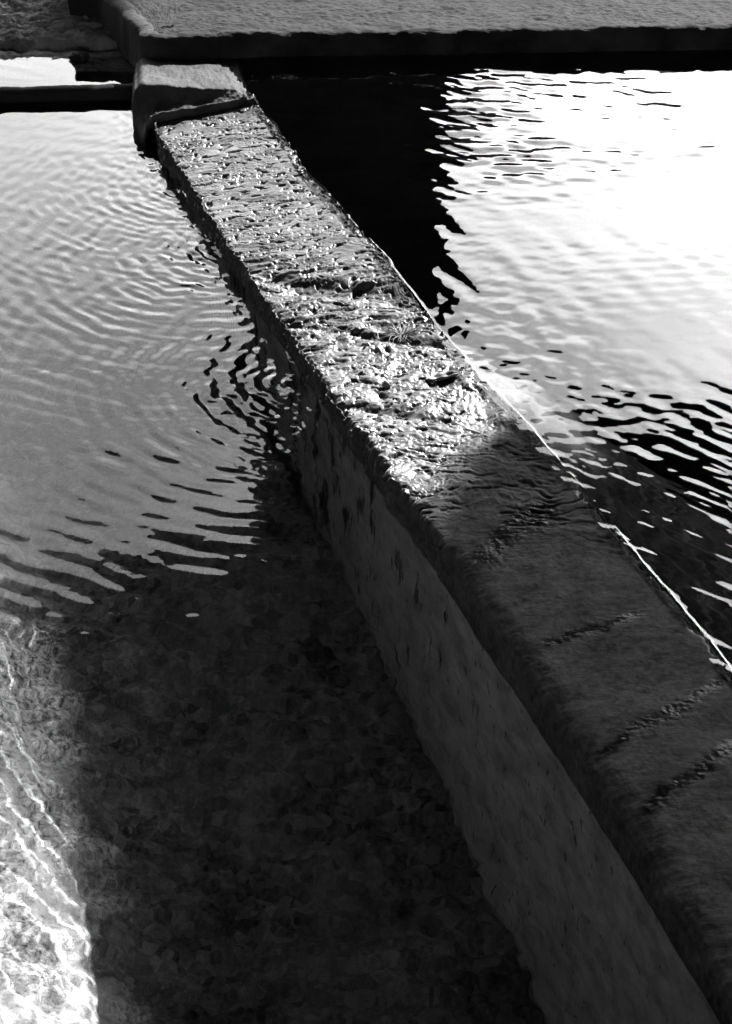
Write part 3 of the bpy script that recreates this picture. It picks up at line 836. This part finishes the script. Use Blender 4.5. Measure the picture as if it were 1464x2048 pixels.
# --- rough bank behind the channel
def bank_z(X, Y):
    s = Y - 6.11
    z = -0.09 + 0.19 * s + 0.02 * sstep(0.10, 0.14, s) - 0.015 * bump(s + 0.01 * perlin(X * 6, Y, 3), 0.11, 0.018)
    return z + 0.010 * fbm(X * 16, Y * 22, 821, 5, 0.6) * sstep(-0.03, 0.05, s) + 0.004 * fbm(X * 60, Y * 60, 827, 3, 0.6)
y = np.concatenate([[5.95, 6.0], np.arange(6.04, 7.2, 0.006), [7.4, 7.7]])[:, None]; x = np.arange(-3.7, -0.6, 0.008)[None, :]
X = x + 0 * y; Y = y + 0 * x
Z = bank_z(X, Y); Z = np.where(Y < 6.03, -0.4, Z)
bank = grid_object('stone_bank', np.stack([X, Y, Z], 2), M_BANK)
tag(bank, 'rough dark stone bank sloping down to the bright channel at the left', 'bank')

# --- the block on the wall's far end, under the slab
def build_block():
    # plan: left edge, right edge as functions of v (0 back .. 1 front lip)
    u = np.linspace(0, 1, 130)[None, :]; v = np.linspace(0, 1, 150)[:, None]
    # heights along v : flat top to the ridge, hollow slope, bright lip, then underside
    bl = np.array([-0.795, 6.0]); br = np.array([-0.455, 6.01])
    rl = np.array([-0.760, 5.640]); rr = np.array([-0.395, 5.600])
    ll = np.array([-0.708, 5.490]); lr = np.array([-0.362, 5.545])
    def lerp(a, b, t): return a + (b - a) * t
    k = 0.42
    t1 = np.clip(v / k, 0, 1); t2 = np.clip((v - k) / (0.86 - k), 0, 1); t3 = np.clip((v - 0.86) / 0.14, 0, 1)
    def edge(b, r, l):
        x = lerp(b[0], r[0], t1) + (l[0] - r[0]) * t2; y = lerp(b[1], r[1], t1) + (l[1] - r[1]) * t2
        return x, y + 0.05 * t3 ** 2
    x0, y0 = edge(bl, rl, ll); x1, y1 = edge(br, rr, lr)
    uu = u ** 1.0
    X = x0 + (x1 - x0) * uu; Y = y0 + (y1 - y0) * uu
    ztop = -0.015 + 0.035 * t1 + 0.012 * t1 ** 1.3 * (1 - uu) ** 1.2
    # scooped front: deeper on the left, closing up on the right
    scoop = (1 - uu) ** 0.8
    zfr = ztop * (1 - t2) + (0.012 - 0.052 * (1 - uu)) * t2 - 0.045 * scoop * np.sin(np.pi * np.clip(t2 * 1.05, 0, 1)) ** 0.7
    Z = np.where(v < k, ztop, zfr)
    Z = Z + 0.013 * bump(t2, 0.95, 0.07) * (v > k) - 0.06 * t3 ** 1.2
    Z = Z + 0.006 * fbm(X * 7, Y * 7, 903, 3) + 0.003 * fbm(X * 18, Y * 18, 901, 4, 0.55) + 0.0015 * fbm(X * 80, Y * 80, 905, 3, 0.6)
    Z = Z + sstep(0.75, 0.95, uu) * 0.006 * fbm(X * 45, Y * 45, 911, 3, 0.6)
    kz = np.hanning(9); kz /= kz.sum()
    nback = int(0.86 * 150)
    Zs = np.apply_along_axis(lambda c_: np.convolve(np.pad(c_, 4, mode='edge'), kz, mode='valid'), 0, Z)
    Z = Z * sstep(nback - 12, nback, np.arange(150))[:, None] + Zs * (1 - sstep(nback - 12, nback, np.arange(150)))[:, None]
    Z = Z - 0.025 * (1 - sstep(0, 0.10, uu)) ** 2 * (1 - t3) - 0.012 * sstep(0.9, 1.0, uu)
    Z = Z - 0.003 * np.maximum(0, fbm(X * 11, Y * 11, 931, 4, 0.6))
    top = np.stack([X, Y, Z], 2)
    # left side goes down to the left pool's bed, right side into the right pool
    def skirt(col, sgn, depth, n=26):
        out = []
        for i in range(n, 0, -1):
            f = i / n
            p = col.copy()
            p[:, 2] = col[:, 2] - depth * f ** 1.4
            p[:, 0] += sgn * (0.012 * min(1, f * 8) + 0.02 * f) + 0.0025 * fbm(col[:, 1] * 9, np.full(len(col), f * 7), 921, 3)
            out.append(p)
        return np.stack(out, 1)
    L = skirt(top[:, 0], -1, 1.0); Rr = skirt(top[:, -1], 1, 0.7)[:, ::-1]
    P = np.concatenate([L, top, Rr], 1)
    return grid_object('stone_block', P, M_BLOCK, flip=False)
block = build_block()
tag(block, 'pale worn stone block with a scooped front between the walkway slab and wall end', 'block')

# ------------------------------------------------------------------ the bridge overhead (seen in the water and by its shade)
def prism(bm, poly, z0, z1):
    b = [bm.verts.new((x, y, z0)) for x, y in poly]; t = [bm.verts.new((x, y, z1)) for x, y in poly]
    n = len(poly)
    bm.faces.new(b[::-1]); bm.faces.new(t)
    for i in range(n):
        bm.faces.new([b[i], b[(i + 1) % n], t[(i + 1) % n], t[i]])
bm = bmesh.new()
prism(bm, [(0.9, 24.0), (26, 24.0), (26, 25.2), (0.9, 25.2)], 0.0, 6.15)
bmesh.ops.bevel(bm, geom=bm.edges[:], offset=0.06, segments=2, affect='EDGES')
emb = bm_object('embankment_wall', bm, M_DECK, smooth=False)
bm = bmesh.new(); prism(bm, [(0.8, 23.9), (26.1, 23.9), (26.1, 25.3), (0.8, 25.3)], 6.15, 6.4)
bmesh.ops.bevel(bm, geom=bm.edges[:], offset=0.05, segments=2, affect='EDGES')
cop = bm_object('coping', bm, M_DECK, parent=emb, smooth=False)
tag(emb, 'tall dark embankment wall with a coping far behind the walkway slab', 'wall')
HD = 6.1
def edge_y(x): return 12.35 + 0.37 * x
bm = bmesh.new()
prism(bm, [(-16, edge_y(-16)), (-16, -22), (22, -22), (22, 12.2), (5.0, 10.2), (4.26, 9.72), (4.10, 9.12), (3.88, 8.92), (3.72, 8.4), (3.12, 8.3), (3.10, edge_y(3.1))], HD, HD + 0.6)  # right edge notched to shape where sun and shade fall on the pools
bmesh.ops.bevel(bm, geom=bm.edges[:], offset=0.03, segments=2, affect='EDGES')
deck = bpy.data.objects.new('bridge', None); C.objects.link(deck); deck.location = (0, 12, 0)
tag(deck, 'dark concrete bridge over the pools, mirrored black in the water', 'bridge')
d_o = bm_object('deck', bm, M_DECK, smooth=False)
bm = bmesh.new(); plain_box(bm, -0.90, 0.60, 12.0, 12.9, 0.0, HD + 0.02)
bmesh.ops.bevel(bm, geom=bm.edges[:], offset=0.05, segments=2, affect='EDGES')
p_o = bm_object('pier', bm, M_DECK, smooth=False)
bm = bmesh.new(); prism(bm, [(-7, -22), (-5.0, -22), (-5.0, 9.6), (-7, 8.7)], 0.0, HD + 0.02)  # unseen side walls added under the deck to block sideways skylight
a1 = bm_object('added_side_wall', bm, M_DECK, smooth=False)
bm = bmesh.new(); prism(bm, [(9, -22), (11, -22), (11, 10.4), (9, 10.2)], 0.0, HD + 0.02)
a2 = bm_object('added_side_wall', bm, M_DECK, smooth=False)
for o in (d_o, p_o, a1, a2):
    o.parent = deck; o.matrix_parent_inverse = deck.matrix_world.inverted(); o.location = (0, -12, 0)
    o.matrix_parent_inverse.identity()


# ------------------------------------------------------------------ small things on the wall and bank
def on_wall(x, y):
    l, r = float(XL(np.array([y]))[0]), float(XR(np.array([y]))[0])
    t = (x - l) / (r - l)
    return float(wall_top(np.array([x]), np.array([y]), np.array([t]))[0])

def flat_mat(name, v, rough=0.5, spec=0.4):
    return stone_mat(name, v * 0.6, v, scale=60, rough=(rough, min(1, rough + 0.2)), bump_s=0.2, bump_scale=200, bump_d=0.001, spec=spec)
M_WEED = flat_mat('dark_weed', 0.02, 0.35)
M_LEAF = flat_mat('dead_leaf', 0.09, 0.35)
M_CRUMB = flat_mat('pale_crumb', 0.12, 0.5)
M_STONE = flat_mat('black_stone', 0.012, 0.8, 0.1)

def tube(bm, pts, rad, sides=4):
    prev = None
    n = len(pts)
    for i, p in enumerate(pts):
        a = pts[max(0, i - 1)]; b = pts[min(n - 1, i + 1)]
        d = (Vector(b) - Vector(a)).normalized()
        u = d.orthogonal().normalized(); w = d.cross(u)
        r = rad * (1 - 0.75 * i / (n - 1))
        ring = [bm.verts.new(Vector(p) + r * (math.cos(2 * math.pi * k / sides) * u + math.sin(2 * math.pi * k / sides) * w)) for k in range(sides)]
        if prev:
            for k in range(sides):
                bm.faces.new([prev[k], prev[(k + 1) % sides], ring[(k + 1) % sides], ring[k]])
        prev = ring

rnd = random.Random(5)
wx0, wy0 = 0.090, 4.045
wz0 = on_wall(wx0, wy0)
bm = bmesh.new()
for k in range(75):
    a = rnd.uniform(0, 2 * math.pi); L = rnd.uniform(0.02, 0.055); r0 = rnd.uniform(0, 0.014)
    bx, by = wx0 + r0 * math.cos(a) * 1.6, wy0 + r0 * math.sin(a)
    lift = rnd.uniform(0.15, 0.9); bend = rnd.uniform(-0.8, 0.8)
    pts = []
    for i in range(7):
        t = i / 6
        aa = a + bend * t
        pts.append((bx + L * t * math.cos(aa), by + L * t * math.sin(aa) * 1.1, wz0 - 0.002 + L * (lift * t - 0.75 * lift * t * t)))
    tube(bm, pts, rnd.uniform(0.0009, 0.0018))
bmesh.ops.recalc_face_normals(bm, faces=bm.faces[:])
weed = bm_object('weed_tuft', bm, M_WEED)
tag(weed, 'small dark tuft of wiry weed rooted in the wet top of the wall', 'weed')

def leaf_object():
    u = np.linspace(-1, 1, 25)[:, None]; v = np.linspace(-1, 1, 11)[None, :]
    w = 0.017 * (1 - np.abs(u) ** 2.2) ** 0.8 + 0.0004
    x = 0.046 * u + 0 * v; y = w * v
    z = 0.012 * v ** 2 * (1 - 0.7 * u ** 2) + 0.006 * u ** 2 + 0.0012 * np.sin(9 * u + 3 * v)
    P = np.stack([x, y, z], 2)
    o = grid_object('leaf', P, M_LEAF)
    m = o.modifiers.new('thickness', 'SOLIDIFY'); m.thickness = 0.0012
    o.location = (0.192, 3.825, on_wall(0.192, 3.825) + 0.002)
    o.rotation_euler = (R(-12), R(-6), R(14))
    return o
tag(leaf_object(), 'curled dead leaf lying near the right edge of the wall top', 'leaf')

def stone(name, loc, size, mat, seed, amp=0.18, sub=4, box=0.0):
    bm = bmesh.new()
    bmesh.ops.create_icosphere(bm, subdivisions=sub, radius=1)
    P = np.array([v.co[:] for v in bm.verts])
    if box > 0:
        Q = P / np.max(np.abs(P), axis=1, keepdims=True)
        P = P * (1 - box) + Q * box
    nrm = P / np.linalg.norm(P, axis=1, keepdims=True)
    P = P + nrm * (amp * fbm(P[:, 0] * 1.6 + P[:, 2], P[:, 1] * 1.6 - P[:, 2] * 0.7, seed, 4))[:, None]
    for v, p in zip(bm.verts, P):
        v.co = (p[0] * size[0], p[1] * size[1], p[2] * size[2])
    o = bm_object(name, bm, mat)
    o.location = loc
    return o
tag(stone('crumb', (0.052, 3.800, on_wall(0.052, 3.800) + 0.005), (0.012, 0.012, 0.010), M_CRUMB, 31, 0.35), 'pale crumb of stone on the wall below the weed tuft', 'stone')
tag(stone('edging_stone', (-0.985, 6.56, 0.015), (0.105, 0.17, 0.105), M_STONE, 41, 0.05, 5, 0.75), 'black squared stone on the bank beside the slab end', 'stone')
tag(stone('pebble', (-1.015, 6.135, -0.075), (0.03, 0.03, 0.022), M_STONE, 51, 0.35), 'small black stone at the channel edge of the rough bank', 'stone')
